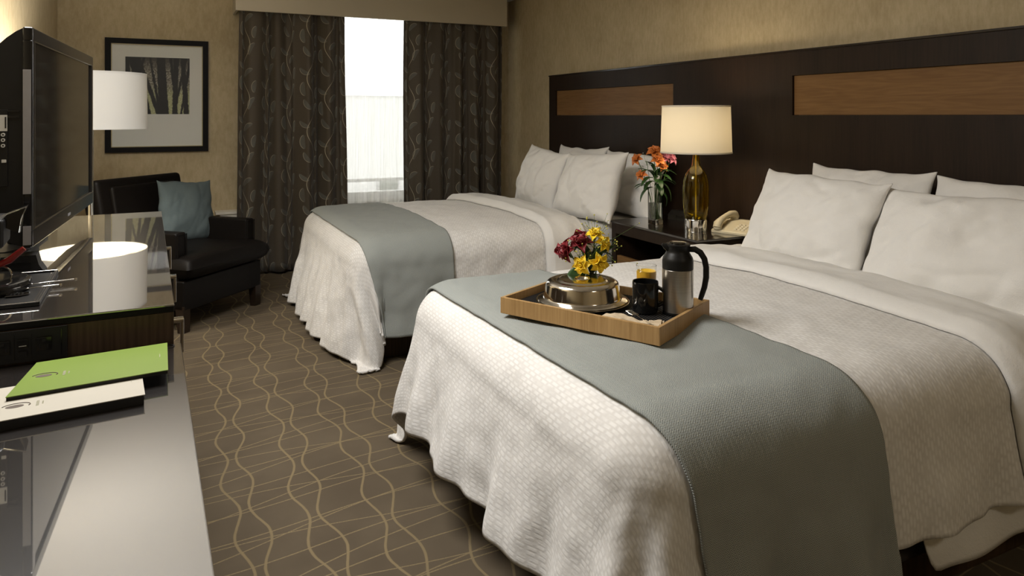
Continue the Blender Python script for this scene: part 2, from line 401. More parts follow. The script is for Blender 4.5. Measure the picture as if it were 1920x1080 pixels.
# ------------------------------------------------------------------ heater cabinet, valance, curtains
t = thing('heater_cabinet', 'low cream heater cabinet under the window behind the curtains', 'heater', (0, 0, 0))
obj('casing', G().box((.36, 6.17, 0), (2.7, 6.298, .50), .006), m['cream'], t)
obj('top_ledge', G().box((.325, 6.155, .50), (2.72, 6.298, .522), .005), m['cream'], t)
for i in range(12): obj('slat', G().box((1.1+i*.1, 6.163, .40), (1.18+i*.1, 6.172, .415), .002), m['whitepaint'], t)
t = thing('curtain_valance', 'painted beige box valance above the patterned curtains', 'valance', (0, 0, 0))
obj('front_board', G().box((.464, 6.0, 2.137), (2.845, 6.025, ZC-.002), .003), m['valance'], t)
obj('end_board', G().box((.464, 6.025, 2.137), (.484, YW-.002, ZC-.002), .003), m['valance'], t)
obj('end_board', G().box((2.825, 6.025, 2.137), (2.845, YW-.002, ZC-.002), .003), m['valance'], t)
obj('curtain_rail', G().box((.50, 6.07, 2.30), (2.81, 6.10, 2.33), .004), m['whitepaint'], t)
def curtain(name, x0, x1, z0, z1, y, amp, folds, seed, mat, label, full, nu, nv, spread=.0, lab='curtain'):
    def fn(a, b):
        z = z0 + (z1-z0)*b; ph = 2*pi*folds*a
        A = amp*(.55 + .45*(1-b)) * (.7 + .6*nz(a*6, seed, b*.5))
        q = ph + 1.6*nz(a*4, seed+3, b*.6); w = sin(q) + .45*sin(2*q + seed) + .2*sin(3.1*q)
        xx = x0 + (x1-x0)*a + .012*cos(ph)*amp/.05 + spread*(1-b)*(a-.5) + .008*nz(a*5, seed, b*2)
        return (xx, y + A*w + .012*nz(a*9, seed, b*1.5), z)
    g = G().sheet(fn, nu, nv, uvf=lambda a, b: (a*(x1-x0)*full, z0+(z1-z0)*b))
    return tag(obj(name, g, mat, None, 60, solid=.0025 if mat is m['curtain'] else 0), label, lab)
curtain('curtain', .485, 1.355, .02, 2.29, 6.085, .060, 4.6, 2.0, m['curtain'], 'left brown curtain with pale vine leaves, behind the armchair', 1.75, 260, 40, .05)
curtain('curtain', 1.862, 2.84, .02, 2.29, 6.085, .060, 5.4, 7.0, m['curtain'], 'right brown curtain with pale vine leaves, beside the headboard wall', 1.75, 280, 40, .0)
curtain('sheer_curtain', .75, 2.68, .04, 2.29, 6.148, .014, 17, 4.0, m['sheer'], 'translucent white sheer curtain glowing between the patterned curtains', 1.3, 320, 24, 0)

# ------------------------------------------------------------------ framed picture
t = thing('framed_picture', 'black framed photograph of dark tree trunks hung on the wall', 'picture', (-.09, YW, 1.012))
fw, fh, fd, b = .367, .893, .03, .042
for nm, pts in (('frame_rail', [(-fw, 0), (fw, 0), (fw-b, b), (-fw+b, b)]), ('frame_rail', [(-fw, fh), (fw, fh), (fw-b, fh-b), (-fw+b, fh-b)]),
                ('frame_stile', [(-fw, 0), (-fw+b, b), (-fw+b, fh-b), (-fw, fh)]), ('frame_stile', [(fw, 0), (fw-b, b), (fw-b, fh-b), (fw, fh)])):
    g = G(); k = [(x, -fd, z) for x, z in pts] + [(x, -.001, z) for x, z in pts]
    g.add(k, [(0, 1, 2, 3), (7, 6, 5, 4)] + [(i, (i+1) % 4, 4+(i+1) % 4, 4+i) for i in range(4)]); obj(nm, g, m['frameblack'], t, 0)
i_ = .006; g = G()
for a_, b_ in (((-fw+b, -fd+.004, b), (fw-b, -fd+.012, b+i_)), ((-fw+b, -fd+.004, fh-b-i_), (fw-b, -fd+.012, fh-b)), ((-fw+b, -fd+.004, b), (-fw+b+i_, -fd+.012, fh-b)), ((fw-b-i_, -fd+.004, b), (fw-b, -fd+.012, fh-b))): g.box(a_, b_)
obj('inner_bevel', g, m['gold'], t, 0)
obj('mat_board', G().box((-fw+b, -.016, b), (fw-b, -.002, fh-b)), m['matboard'], t, 0)
pr = obj('photograph', G().box((-.228, -.0015, 0), (.228, 0, .449)), m['print'], t, 0); pr.location = (0, -.0162, .301)
obj('glass_pane', G().box((-fw+b, -.0215, b), (fw-b, -.0195, fh-b)), mat_pane('picture_glass', .2), t, 0)

# ------------------------------------------------------------------ headboard
t = thing('headboard', 'long dark wood headboard panel with two lighter inlays behind both beds', 'headboard', (0, 0, 0))
HY0, HY1 = 1.04, 5.375
g = G(); ins = ((1.157, 2.717), (3.698, 5.262)); Z0, Z1, ZH = 1.303, 1.512, 1.635
g.box((2.95, HY0, .05), (XR-.002, HY1, Z0)).box((2.95, HY0, Z1), (XR-.002, HY1, ZH))
for a_, b_ in ((HY0, ins[0][0]), (ins[0][1], ins[1][0]), (ins[1][1], HY1)): g.box((2.95, a_, Z0), (XR-.002, b_, Z1))
obj('panel', g, m['walnut'], t, 0)
for a_, b_ in ins: obj('inlay_panel', G().box((2.964, a_+.001, Z0+.001), (2.996, b_-.001, Z1-.001)), m['cherry'], t, 0)
obj('top_cap', G().box((2.944, HY0-.004, ZH), (XR-.002, HY1+.004, ZH+.012), .003), m['espresso'], t)

# ------------------------------------------------------------------ beds
def drape_fn(rect, zt, r, flare, crown, seed, fold_amp=.02, corner_amp=.05, off=0.0, wr=1.0, push=None):
    x0, x1, y0, y1 = rect
    def core(px, py):
        qx = max(x0, min(x1, px)); qy = max(y0, min(y1, py)); dx, dy = px-qx, py-qy; d = hypot(dx, dy)
        cx = (qx-x0)/(x1-x0); cy = (qy-y0)/(y1-y0)
        cr = crown*(1-(2*cy-1)**2)*sm(0, .25, cx) - .012*(1-sm(0, .45, cx))
        w = wr*(.006*nz(qx*5, qy*5, seed) + .0035*nz(px*14, py*14, seed))
        if d < 1e-6: return Vector((px, py, zt + cr + w))
        n = (dx/d, dy/d); L = r*pi/2
        cornerness = min(abs(n[0]), abs(n[1]))*1.414
        if d < L:
            a = d/r; h = r*sin(a); e = 1-d/L; z = zt - r*(1-cos(a)) + cr*(.3+.7*e) + w*e; h += wr*.004*nz(px*16, py*16, seed)*(1-e)
        else:
            dr = d-L; k = sm(0, .35, dr)
            s = qx*1.0 + qy*1.0
            ang = atan2(n[1], n[0])
            rip = fold_amp*k*(sin(s*17 + 2.5*nz(s*3, seed)) + .5*sin(s*37+seed)) + fold_amp*.8*k*nz(px*6, py*6, seed+5)
            rip += corner_amp*cornerness*k*(sin(ang*9 + seed) + .7)
            h = r + (FY + (flare-FY)*n[0]*n[0]*(.45+.55*sm(0, .35, cy)))*dr + rip + wr*.004*nz(px*16, py*16, seed); z = zt - r - dr*(1 - flare*flare*.5) + cr*.3
        p = Vector((qx + n[0]*h, qy + n[1]*h, z))
        if push and n[0] < 0 and n[1] < 0 and d > L: p.x += push[0]*cornerness*sm(0, .5, d-L); p.y += push[1]*cornerness*sm(0, .5, d-L)
        if p.z < .016:
            ex = .016-p.z; p.z = .016 + .012*abs(nz(px*20, py*20, 1)); p.x += n[0]*ex*.25; p.y += n[1]*ex*.25
        return p
    def fn(px, py):
        p = core(px, py)
        if not off: return p
        e = .004; a = core(px+e, py)-core(px-e, py); b = core(px, py+e)-core(px, py-e)
        n = a.cross(b).normalized()
        return p + n*off
    return fn
FL = .20; FY = .10
def bed(y0, y1, seed, which, fold_x, duvet_end, foot_d, near_d, far_d, push=None):
    """y0..y1 mattress sides, head at the wall"""
    t = thing('bed', which['bed'], 'bed', (0, 0, 0), 0)
    obj('base', G().box((1.02, y0+.05, .0), (2.93, y1-.05, .13), .01), m['walnut_x'], t)
    obj('box_spring', G().box((.99, y0+.012, .13), (2.945, y1-.012, .37), .02), m['darkfabric'], t)
    mt = obj('mattress', G().box((1.06, y0, .37), (2.945, y1, .632), .10, 6), m['sheet'], t, 60)
    g = G()
    for zz in (.395, .54): g.tube([(1.2, y0, zz), (2.0, y0-.002, zz), (2.9, y0, zz)], .006, 6)
    obj('piping', g, m['sheet'], mt)
    rect = (.99, 2.9, y0+.105, y1-.105); zt = .658
    D = drape_fn(rect, zt, .15, FL, .025, seed, push=push)
    X0, Y0, Y1 = rect[0]-foot_d, rect[2]-near_d, rect[3]+far_d
    def fn(a, b): return D(X0 + (duvet_end-X0)*a, Y0 + (Y1-Y0)*b)
    d = obj('duvet', G().sheet(fn, 170, 190, uvf=lambda a, b: (Y0+(Y1-Y0)*b, X0+(duvet_end-X0)*a)), m['duvet'], None, 75, solid=.012)
    tag(d, which['duvet'], 'duvet')
    F = drape_fn(rect, zt, .15, FL, .025, seed, off=.0)
    F2 = drape_fn(rect, zt, .15, FL, .025, seed, off=1.0)
    def fold(a, b):
        py = Y0+.02 + (Y1-Y0-.04)*b
        sk = fold_x + .045*(1-b) + .012*sin(b*9+seed)
        px = sk + (duvet_end+.03-sk)*a
        p = F(px, py); n = (F2(px, py)-p)
        k = .045*min(1, (a/.14))**.5 if a < .14 else .045 - .02*sm(.5, 1, a)
        if a == 0: k = .004
        k += .010*nz(px*9, py*5, seed+2)*sm(0, .2, a)
        return p + n.normalized()*max(.003, k)
    obj('turned_back_hem', G().sheet(fold, 40, 130), m['sheet'], d, 75, solid=.003)
    return t, rect, zt, D, seed
nb = bed(1.205, 2.665, 1.0, {'bed': 'nearer bed on a dark base with the breakfast tray on it', 'duvet': 'white basket-weave duvet on the nearer bed, under the tray'}, 2.03, 2.42, .565, .50, .60)
fbd = bed(3.66, 5.20, 5.0, {'bed': 'farther bed by the window on a dark base', 'duvet': 'white basket-weave duvet on the farther bed by the window'}, 1.92, 2.20, .72, .55, .52, (.13, -.06))
# loose sheet hanging out under the duvet, near bed
def hang(a, b):
    x = 1.70 + 1.2*a; z = .45 - (.335 - .012*sin(a*5))*b*sm(-.08, .08, a)
    return (x, 1.198 - .012 - .02*b + .008*sin(a*22)*b + .006*nz(a*9, b*4, 3), z)
tag(obj('loose_sheet', G().sheet(hang, 60, 20), m['sheet'], nb[0], 75, solid=.003), 'white sheet hanging loose below the duvet')
def runner(rect, zt, seed, label, le, re_, d, push=None):
    x0, x1, y0, y1 = rect
    D = drape_fn(rect, zt, .15, FL, .025, seed, off=.016, push=push)
    Ya, Yb = y0-d, y1+d
    def at(k, py):                       # piecewise-linear edge x(py)
        for (ya, xa), (yb, xb) in zip(k, k[1:]):
            if ya <= py <= yb: return xa + (xb-xa)*(py-ya)/(yb-ya)
        return k[0][1] if py < k[0][0] else k[-1][1]
    def fn(a, b):
        py = Ya + (Yb-Ya)*b; l, r_ = at(le, py), at(re_, py); return D(l + (r_-l)*a, py)
    return tag(obj('bed_runner', G().sheet(fn, 56, 190, uvf=lambda a, b: (a*.55, Ya+(Yb-Ya)*b)), m['runner'], None, 75, solid=.006), label, 'bed runner')
runner(nb[1], nb[2], 1.0, 'sage grey herringbone runner across the nearer bed, under the tray', [(.8, 1.0), (1.3, .93), (2.9, .90)], [(.8, 1.58), (1.3, 1.52), (2.9, 1.34)], .60)
runner(fbd[1], fbd[2], 5.0, 'sage grey runner across the foot of the farther bed', [(3.1, .90), (6, .89)], [(3.1, 1.39), (6, 1.37)], .60, (.13, -.06))

# pillows
def pillow(name, label, cat, c, Wd, H, T, lean, yaw, roll, seed, mat, wk=1.0, group=None):
    N = 36
    g = G(); vs = []
    def P(u, v, sgn):
        e = (1-abs(u)**2.6)*(1-abs(v)**2.6)
        h = T/2*max(0, e)**.55
        pinch = .055
        X_ = Wd/2*u*(1 - pinch*(1-v*v)) ; Y_ = H/2*v*(1 - pinch*1.3*(1-u*u))
        ear = (abs(u)*abs(v))**6
        X_ += Wd*.02*ear*(1 if u > 0 else -1); Y_ += H*.05*ear*(1 if v > 0 else .3*-1)
        wr = nz(u*2.2, v*2.2, seed+sgn*3)*.022 + nz(u*6, v*6, seed+sgn)*.006
        cr = abs(nz(u*3+v*1.5, (v-u*.5)*1.1, seed+9))          # soft creases
        wr -= .014*exp(-cr*9); wr *= wk
        k = min(1, e*3)
        sag = -.05*H*(u*u-.5)*(v > 0)*max(0, v)*(.5+nz(seed, 2.2)*1.0)
        return Vector((X_ + .012*nz(v*3, seed), Y_ + sag + .012*nz(u*3, seed+4), sgn*(h + wr*k) + .015*nz(u*1.5, v*1.5, seed+7)))
    M_ = Matrix.Translation(c) @ Matrix.Rotation(yaw, 4, 'Z') @ Matrix(((0, sin(lean), cos(lean), 0), (1, 0, 0, 0), (0, cos(lean), -sin(lean), 0), (0, 0, 0, 1))) @ Matrix.Rotation(roll, 4, 'Z')
    for sgn in (1, -1): g.sheet(lambda a, b: P(2*a-1, 2*b-1, sgn), N, N)
    g.v = [M_ @ v for v in g.v]
    o = obj(name, g, mat, None, 80, fix=False)
    bm = bmesh.new(); bm.from_mesh(o.data); bmesh.ops.remove_doubles(bm, verts=bm.verts[:], dist=.0006)
    bmesh.ops.recalc_face_normals(bm, faces=bm.faces[:]); bm.to_mesh(o.data); bm.free()
    for p in o.data.polygons: p.use_smooth = True
    o.modifiers.new('smooth', 'SUBSURF').render_levels = 1
    return tag(o, label, cat, group)
pw = m['pillow']
def plow(label, x, y, z, W_, H, T, lean, yaw, roll, seed):
    pillow('pillow', label, 'pillow', Vector((x, y, z)), W_, H, T, R(lean), R(yaw), R(roll), seed, pw)
plow('white pillow on the nearer bed, leaning in front beside the telephone', 2.46, 2.18, 0.840, .67, .44, .20, 24, -3, 1, 1.1)
plow('white pillow in the front row on the nearer bed, farthest from the nightstand', 2.47, 1.53, 0.830, .70, .44, .20, 30, 2, -1, 2.7)
plow('white pillow in the back row on the nearer bed, nearest the nightstand', 2.76, 2.17, 0.855, .62, .44, .18, 20, 0, 0, 3.9)
plow('white pillow in the back row on the nearer bed, farthest from the nightstand', 2.76, 1.53, 0.845, .66, .44, .18, 20, 0, 0, 5.2)
plow('white pillow in the front row on the farther bed, nearest the window', 2.45, 4.60, 0.840, .66, .46, .19, 17, -2, 4, 6.4)
plow('white pillow in the front row on the farther bed, nearest the nightstand', 2.44, 3.93, 0.840, .64, .46, .20, 22, 4, -3, 7.3)
plow('white pillow in the back row on the farther bed, nearest the window', 2.77, 4.62, 0.855, .68, .44, .17, 18, 0, 0, 8.8)
plow('white pillow in the back row on the farther bed, behind the flower vase', 2.76, 3.93, 0.845, .68, .44, .17, 18, 0, 0, 9.9)

# ------------------------------------------------------------------ nightstand with lamp, clock, telephone, vase
t = thing('nightstand', 'dark glossy nightstand between the two beds', 'nightstand', (2.42, 2.84, 0))
NW, ND, NH = .78, .52, .665
obj('top', G().box((-.01, -.01, NH-.012), (ND, NW+.01, NH), .002), m['nighttop'], t)
g = G().box((0, 0, .03), (ND, .045, NH-.012), .002).box((0, NW-.045, .03), (ND, NW, NH-.012), .002).box((0, .045, NH-.075), (ND, NW-.045, NH-.012), .002)
g.box((ND-.02, .045, .03), (ND, NW-.045, NH-.07)).box((0, .045, .03), (ND, NW-.045, .06))
obj('carcass', g, m['walnut'], t, 30)
obj('shelf', G().box((.01, .045, .40), (ND-.02, NW-.045, .42), .002), m['walnut'], t)
dr = obj('drawer', G().box((.005, .05, .065), (.03, NW-.05, .46), .003), m['cherry'], t)
obj('handle', G().tube([(0, .30, .40), (-.022, .30, .40), (-.022, .48, .40), (0, .48, .40)], .005, 8), m['chrome'], dr)

t = thing('table_lamp', 'amber glass table lamp with cream shade on the nightstand', 'lamp', (2.608, 3.073, NH))
obj('base', G().lathe([(0, 0), (.060, 0), (.061, .004), (.061, .062), (.058, .068), (0, .068)], 40), m['chrome'], t)
prof = [(.058, .068), (.066, .10), (.071, .16), (.072, .22), (.068, .275), (.056, .315), (.036, .342), (.024, .358), (.019, .40), (.0175, .44), (.017, .48)]
inner = [(max(.003, r-.004), z+.003) for r, z in prof[::-1]]
obj('glass_body', G().lathe(prof + inner, 44), m['amber'], t, 60)
obj('rod', G().lathe([(.005, .068), (.005, .62), (.012, .62), (.012, .66)], 12), m['chrome'], t)
obj('neck_cap', G().lathe([(.019, .475), (.019, .49), (.01, .50), (.01, .51)], 20), m['chrome'], t)
obj('bulb', G().lathe([(.010, .50), (.012, .515), (.020, .53), (.014, .535)], 16), m['panelgrey'], t)
obj('shade', G().lathe([(.192, .43), (.184, .69)], 64, caps=False), m['shade_cream'], t, 60, solid=.002)
for r_, z_ in ((.192, .430), (.184, .683)): obj('shade_trim', G().lathe([(r_, z_), (r_+.0015, z_), (r_+.0015, z_+.008), (r_, z_+.008), (r_, z_)], 64, caps=False), m['shade_cream'], t)
g = G()
for k in range(3): g.tube([(0, 0, .655), (.184*cos(k*2.094), .184*sin(k*2.094), .68)], .0022, 6)
obj('shade_spider', g, m['chrome'], t)

t = thing('alarm_clock', 'small black clock radio behind the vase on the nightstand', 'clock', (2.83, 3.42, NH), R(14))
obj('body', G().prism([(-.055, 0), (.055, 0), (.055, .05), (-.02, .055), (-.05, .03)], 1, -.10, .10), m['black'], t, 20)
obj('display', G().box((-.0535, -.06, .012), (-.0515, .04, .028), 0, M=Matrix.Translation((0, 0, 0))), m['glossblack'], t)
g = G()
for k in range(5): g.box((-.044+.004*k, -.07+.028*k*.8, .036), (-.030, -.055+.028*k*.8, .0445), .001)
obj('buttons', g, m['panelgrey'], t)

t = thing('telephone', 'beige corded desk telephone on the nightstand beside the lamp', 'telephone', (2.750, 2.915, NH+.001), R(18))
# local: +x back (wall), y along the bed head
obj('body', G().prism([(-.06, 0), (.15, 0), (.15, .055), (.06, .052), (-.055, .016), (-.06, .010)], 1, -.09, .115), m['beige'], t, 20)
sl = .036/.115
def onbody(x, up=0): return .016 + (x+.055)*sl + up
g = G()
for r_ in range(4):
    for c_ in range(3):
        x = -.03 + r_*.019; y = -.055 + c_*.022; z = onbody(x)
        g.box((x-.006, y-.008, z-.002), (x+.006, y+.008, z+.004), .0015, 1)
obj('keypad', g, m['beigekey'], t)
obj('label_strip', G().box((.095, -.07, .0525), (.135, .03, .0545), .0005), m['beigekey'], t)
hs = obj('handset', G().tube([(-.055, .083, .026), (-.045, .083, .046), (-.01, .083, .066), (.04, .083, .080), (.09, .083, .088), (.125, .083, .080), (.14, .083, .064)],
         [.024, .026, .018, .016, .018, .026, .024], 14, flat=.95), m['beige'], t, 60)
obj('earpiece', G().lathe([(0, 0), (.022, 0), (.024, .006), (.020, .012), (0, .012)], 18, Matrix.Translation((-.048, .083, .018))), m['beige'], hs)
obj('mouthpiece', G().lathe([(0, 0), (.022, 0), (.024, .006), (.020, .012), (0, .012)], 18, Matrix.Translation((.13, .083, .052))), m['beige'], hs)
pts = [(.15 + .02*sin(k*.3), -.05 - .003*k, .012+.004*sin(k*.5)) for k in range(18)]
obj('cord', G().tube(pts, .003, 6), m['beige'], t)

# ------------------------------------------------------------------ flowers
def petal(g, base, out, up, L, Wd, curl=.5, cup=.25, tip=.5, n=6):
    out = Vector(out).normalized(); up = Vector(up); up = (up - out*up.dot(out)).normalized(); side = out.cross(up)
    def fn(a, b):
        s = a; w = Wd*(sin(pi*min(1, s*.92+.06))**tip)*(b-.5)
        a_ = curl*s
        return Vector(base) + out*(L*s*cos(a_)) - up*(L*s*sin(a_)*.9) + up*(L*.16*s*(1-s)*4*.5) + side*w + up*(cup*Wd*(2*(b-.5))**2)
    return g.sheet(fn, n, 4)
def flower(name, label, cat, base, head, kind, group=None, leaves=(), bend=(0, 0, 0), size=.03, face=None):
    base = Vector(base); head = Vector(head)
    t = thing(name, label, cat, base, 0, group); h = head-base; b = Vector(bend)
    pts = [h*s + b*(4*s*(1-s)) for s in (0, .2, .4, .6, .8, 1)]
    obj('stem', G().tube(pts, .0022, 6), m['stem'], t)
    d = Vector(face).normalized() if face else (pts[-1]-pts[-2]).normalized(); a = d.orthogonal().normalized(); c = d.cross(a)
    def ring(n, tilt, L, Wd, curl, mat, ph=0, off=0, cup=.25):
        for k in range(n):
            w = 2*pi*k/n + ph; rad = a*cos(w) + c*sin(w)
            o = rad*cos(tilt) + d*sin(tilt); u = d*cos(tilt) - rad*sin(tilt)
            g = petal(G(), h + d*off + rad*.002, o, u, L*random.uniform(.9, 1.1), Wd, curl, cup)
            obj('petal', g, mat, t, 60, solid=.0007, fix=False)
    if kind == 'rose':
        ring(3, R(78), size*.95, size*.75, -.25, m['red'], 0, 0, .5); ring(5, R(62), size*1.15, size*.95, .15, m['red'], .5, -.002, .5)
        ring(5, R(40), size*1.1, size*.9, .6, m['red'], 1.1, -.003, .4)
        g = G()
        for k in range(5):
            w = 2*pi*k/5; petal(g, h, (a*cos(w)+c*sin(w))*.7 + d*.2, d, size*.8, size*.25, .6)
        obj('sepals', g, m['leaf'], t, 60, solid=.0006, fix=False)
    else:
        mt = m[kind]
        ring(6, R(34), size*1.2, size*.85, .6, mt, 0, 0, .35); ring(5, R(60), size*1.0, size*.75, .3, mt, .4, .002, .4); ring(3, R(78), size*.75, size*.5, .0, mt, .9, .003, .4)
        g = G()
        for k in range(5):
            w = 2*pi*k/5+.3; g.tube([h, h + d*size*.55 + (a*cos(w)+c*sin(w))*size*.18], .0006, 5)
        obj('stamens', g, m['goldspray'], t, 60)
    for s, o, L, Wd in leaves:
        p = h*s + b*(4*s*(1-s)); g = petal(G(), p, o, (0, 0, 1), L, Wd, .45, .12, .75, 8); obj('leaf', g, m['leaf'], t, 60, solid=.0008, fix=False)
    return t
def spray(name, label, base, head, matk, n, rad, dot, bend=(0, 0, 0)):
    base = Vector(base); h = Vector(head)-base; b = Vector(bend); t = thing(name, label, 'flower', base)
    g = G().tube([h*s + b*(4*s*(1-s)) for s in (0, .25, .5, .75, 1)], .0015, 6); g2 = G()
    for k in range(n):
        s = random.uniform(.72, 1.02); p = h*s + b*(4*s*(1-s)); q = p + Vector((random.gauss(0, 1), random.gauss(0, 1), random.gauss(.4, .8)))*rad*(1.25-s)*2
        g.tube([p - h*.04, q], .0005, 4); M_ = Matrix.Translation(q) @ Matrix.Scale(dot*random.uniform(.7, 1.3), 4)
        bm = bmesh.new(); bmesh.ops.create_icosphere(bm, subdivisions=1, radius=1); bm.verts.index_update()
        g2.add([v.co.copy() for v in bm.verts], [[v.index for v in f.verts] for f in bm.faces], M_); bm.free()
    obj('stem', g, m['stem'], t); o = obj('florets', g2, m[matk], t); o['kind'] = 'stuff'; return t
# nightstand vase
VX, VY, VZ = 2.563, 3.375, NH
t = thing('glass_vase', 'tall square clear glass vase on the nightstand', 'vase', (VX, VY, VZ+.001), R(8))
w0, hv = .030, .215
def sq(hw, z): return [(-hw, -hw, z), (hw, -hw, z), (hw, hw, z), (-hw, hw, z)]
g = G(); rings = [sq(w0, 0), sq(w0+.001, hv), sq(w0-.0035, hv), sq(w0-.004, .022)]
vs = [p for r_ in rings for p in r_]
fs = [(j*4+i, j*4+(i+1) % 4, (j+1)*4+(i+1) % 4, (j+1)*4+i) for j in range(3) for i in range(4)] + [(3, 2, 1, 0), (12, 13, 14, 15)]
obj('vessel', g.add(vs, fs), m['glass'], t, 0)
obj('water', G().box((-.0255, -.0255, .0225), (.0255, .0255, .125)), m['water'], t, 0)
RX, RY = Vector((.901, -.434, 0)), Vector((-.434, -.901, 0))       # along the picture, towards the viewer
def vp(r, n, z, o=(VX, VY, VZ)): return Vector(o) + RX*r + RY*n + Vector((0, 0, z))
nv = [('orange', -.105, .00, .375, 'orange lily with petals open, farthest left above the nightstand vase', .030, [(.55, (-.8, .2, .3), .085, .03)]),
      ('orange', -.085, .03, .285, 'small orange bloom hanging low beside the pillow in the nightstand vase', .027, [(.75, (-.9, .3, .2), .07, .022)]),
      ('orange', -.012, .02, .420, 'tallest orange bloom above the nightstand vase', .034, [(.5, (.2, -.6, .6), .10, .03)]),
      ('orange', .004, .04, .372, 'orange bloom just below the tallest one in the nightstand vase', .034, [(.6, (-.3, -.7, -.1), .09, .032)]),
      ('orange', .030, .03, .335, 'orange bloom nearest the lamp, under the pink flowers', .028, [(.55, (.4, -.6, -.35), .08, .028)]),
      ('pink', .050, .01, .385, 'pink bloom between the orange flowers and the lamp', .026, [(.6, (.8, -.5, .25), .09, .034)]),
      ('pink', .085, .01, .380, 'pink bloom on the outer side, closest to the lampshade', .029, [(.65, (.9, -.3, .1), .08, .03)])]
for i, (k, r_, n_, z_, lb, sz, lv) in enumerate(nv):
    b0 = vp((i-3)*.005, ((i*7) % 5-2)*.005, .03)
    flower('lily', lb, 'flower', b0, vp(r_, n_, z_), k, 'flowers in the nightstand vase', lv, bend=RX*(-r_*.18), size=sz*1.25, face=RX*r_*3 + RY*.25 + Vector((0, 0, .25)))
t = thing('leaf_sprig', 'cluster of long drooping green leaves at the rim of the nightstand vase', 'foliage', (VX, VY, VZ+.03))
obj('stem', G().tube([(0, 0, 0), (0, 0, .1), (.004, 0, .2), (0, 0, .30)], .002, 6), m['stem'], t)
for r_, n_, z_, dr, L in ((-.02, .01, .215, (-.85, .2, -.35), .10), (.012, .03, .22, (.1, 1, -.25), .07), (.02, .0, .21, (.75, .3, -.75), .10), (-.01, .01, .25, (-.7, .4, -.15), .085), (.01, .0, .27, (.5, -.2, .6), .10),
                          (-.01, 0, .27, (-.5, .1, .7), .10), (.015, .01, .25, (.6, .2, -.4), .12), (0, .02, .25, (-.15, .8, .4), .08), (0, .0, .26, (.15, .2, 1), .09), (-.01, .02, .29, (-.6, .3, .5), .09), (.01, .02, .30, (.3, .5, .4), .08), (.02, .0, .30, (.8, .2, .3), .09), (-.02, .01, .27, (-.7, .5, .0), .09),
                          (0, .03, .26, (.2, .9, -.1), .08), (-.01, .0, .31, (-.3, .2, .8), .08), (.01, .02, .28, (.5, .6, .2), .09)):
    d_ = RX*dr[0] + RY*dr[1] + Vector((0, 0, dr[2])); obj('leaf', petal(G(), RX*r_ + RY*n_ + Vector((0, 0, z_-.03)), d_, (0, 0, 1), L*1.15, .038, .5, .12, .75, 8), m['leaf'], t, 60, solid=.0008, fix=False)
spray('filler_sprig', 'sprig of tiny white filler flowers in the nightstand vase', vp(0, 0, .03), vp(-.055, .02, .365), 'whitepaint', 22, .05, .0028)

# ------------------------------------------------------------------ tray and breakfast
TZ = .680
tl = .545; tw = .362; th_ = R(-62.5)
TB = Vector((1.193, 1.553, 0))                    # near corner
ta = Vector((-cos(th_), -sin(th_), 0)); tb = Vector((-sin(th_), cos(th_), 0))   # along the long side (to the far left), along the short side
t = thing('serving_tray', 'rectangular bamboo serving tray on the nearer bed', 'tray', (TB.x, TB.y, TZ-.006), atan2(ta.y, ta.x))
# local x = ta (long), local y = -tb side
sgn = -1
def tb_box(x0, x1, y0, y1, z0, z1, bv=.002): return G().box((x0, min(sgn*y0, sgn*y1), z0), (x1, max(sgn*y0, sgn*y1), z1), bv)
wt = .011
obj('bottom', tb_box(.002, tl-.002, .002, tw-.002, 0, .024), m['bamboo'], t)
obj('side_board', tb_box(0, tl, 0, wt, .001, .052), m['bamboo'], t); obj('side_board', tb_box(0, tl, tw-wt, tw, .001, .052), m['bamboo'], t)
obj('end_board', tb_box(0, wt, wt, tw-wt, .001, .052), m['bamboo'], t); obj('end_board', tb_box(tl-wt, tl, wt, tw-wt, .001, .052), m['bamboo'], t)
def onT(x, y, z=0): return TB + ta*x + tb*y + Vector((0, 0, TZ+.002+z))
tr_rot = atan2(ta.y, ta.x)
pm = thing('placemat', 'black woven placemat lining the bamboo tray', 'placemat', onT(0, 0, .0165), tr_rot)
g = G().box((wt+.004, -(tw-wt-.004), .0005), (tl-wt-.004, -(wt+.004), .003)); obj('weave_base', g, m['blackmat'], pm, 0)
g = G()
for k in range(60):
    x = wt+.008+k*(tl-2*wt-.016)/59; g.box((x-.0018, -(tw-wt-.006), .003), (x+.0018, -(wt+.006), .0046))
o = obj('weave_ribs', g, m['blackmat'], pm, 0); o['kind'] = 'stuff'
PZ = .0225
# dome and plate
c = onT(.350, .158, PZ) + RX*.010
t = thing('plate', 'round steel plate under the domed food cover', 'plate', c)
obj('dish', G().lathe([(0, 0), (.085, 0), (.10, .003), (.146, .009), (.148, .0110), (.144, .012), (.10, .007), (.0, .005)], 64), m['steel'], t, 50)
t = thing('food_cover', 'polished steel domed food cover on the tray', 'food cover', c + Vector((0, 0, .0125)))
obj('dome', G().lathe([(.141, 0), (.142, .002), (.136, .005), (.126, .007), (.1225, .010), (.1215, .014), (.1165, .048), (.1135, .055), (.107, .060), (.098, .0625), (.087, .0630), (.084, .0605), (.080, .0605), (.076, .064), (.070, .065), (.03, .066), (.020, .0645), (.018, .058), (.0, .057)], 72, caps=False), m['steel'], t, 50, solid=.001)
obj('finger_hole_rim', G().lathe([(.017, .060), (.020, .0665), (.0235, .0675), (.026, .066), (.017, .060)], 30, caps=False), m['chrome'], t)
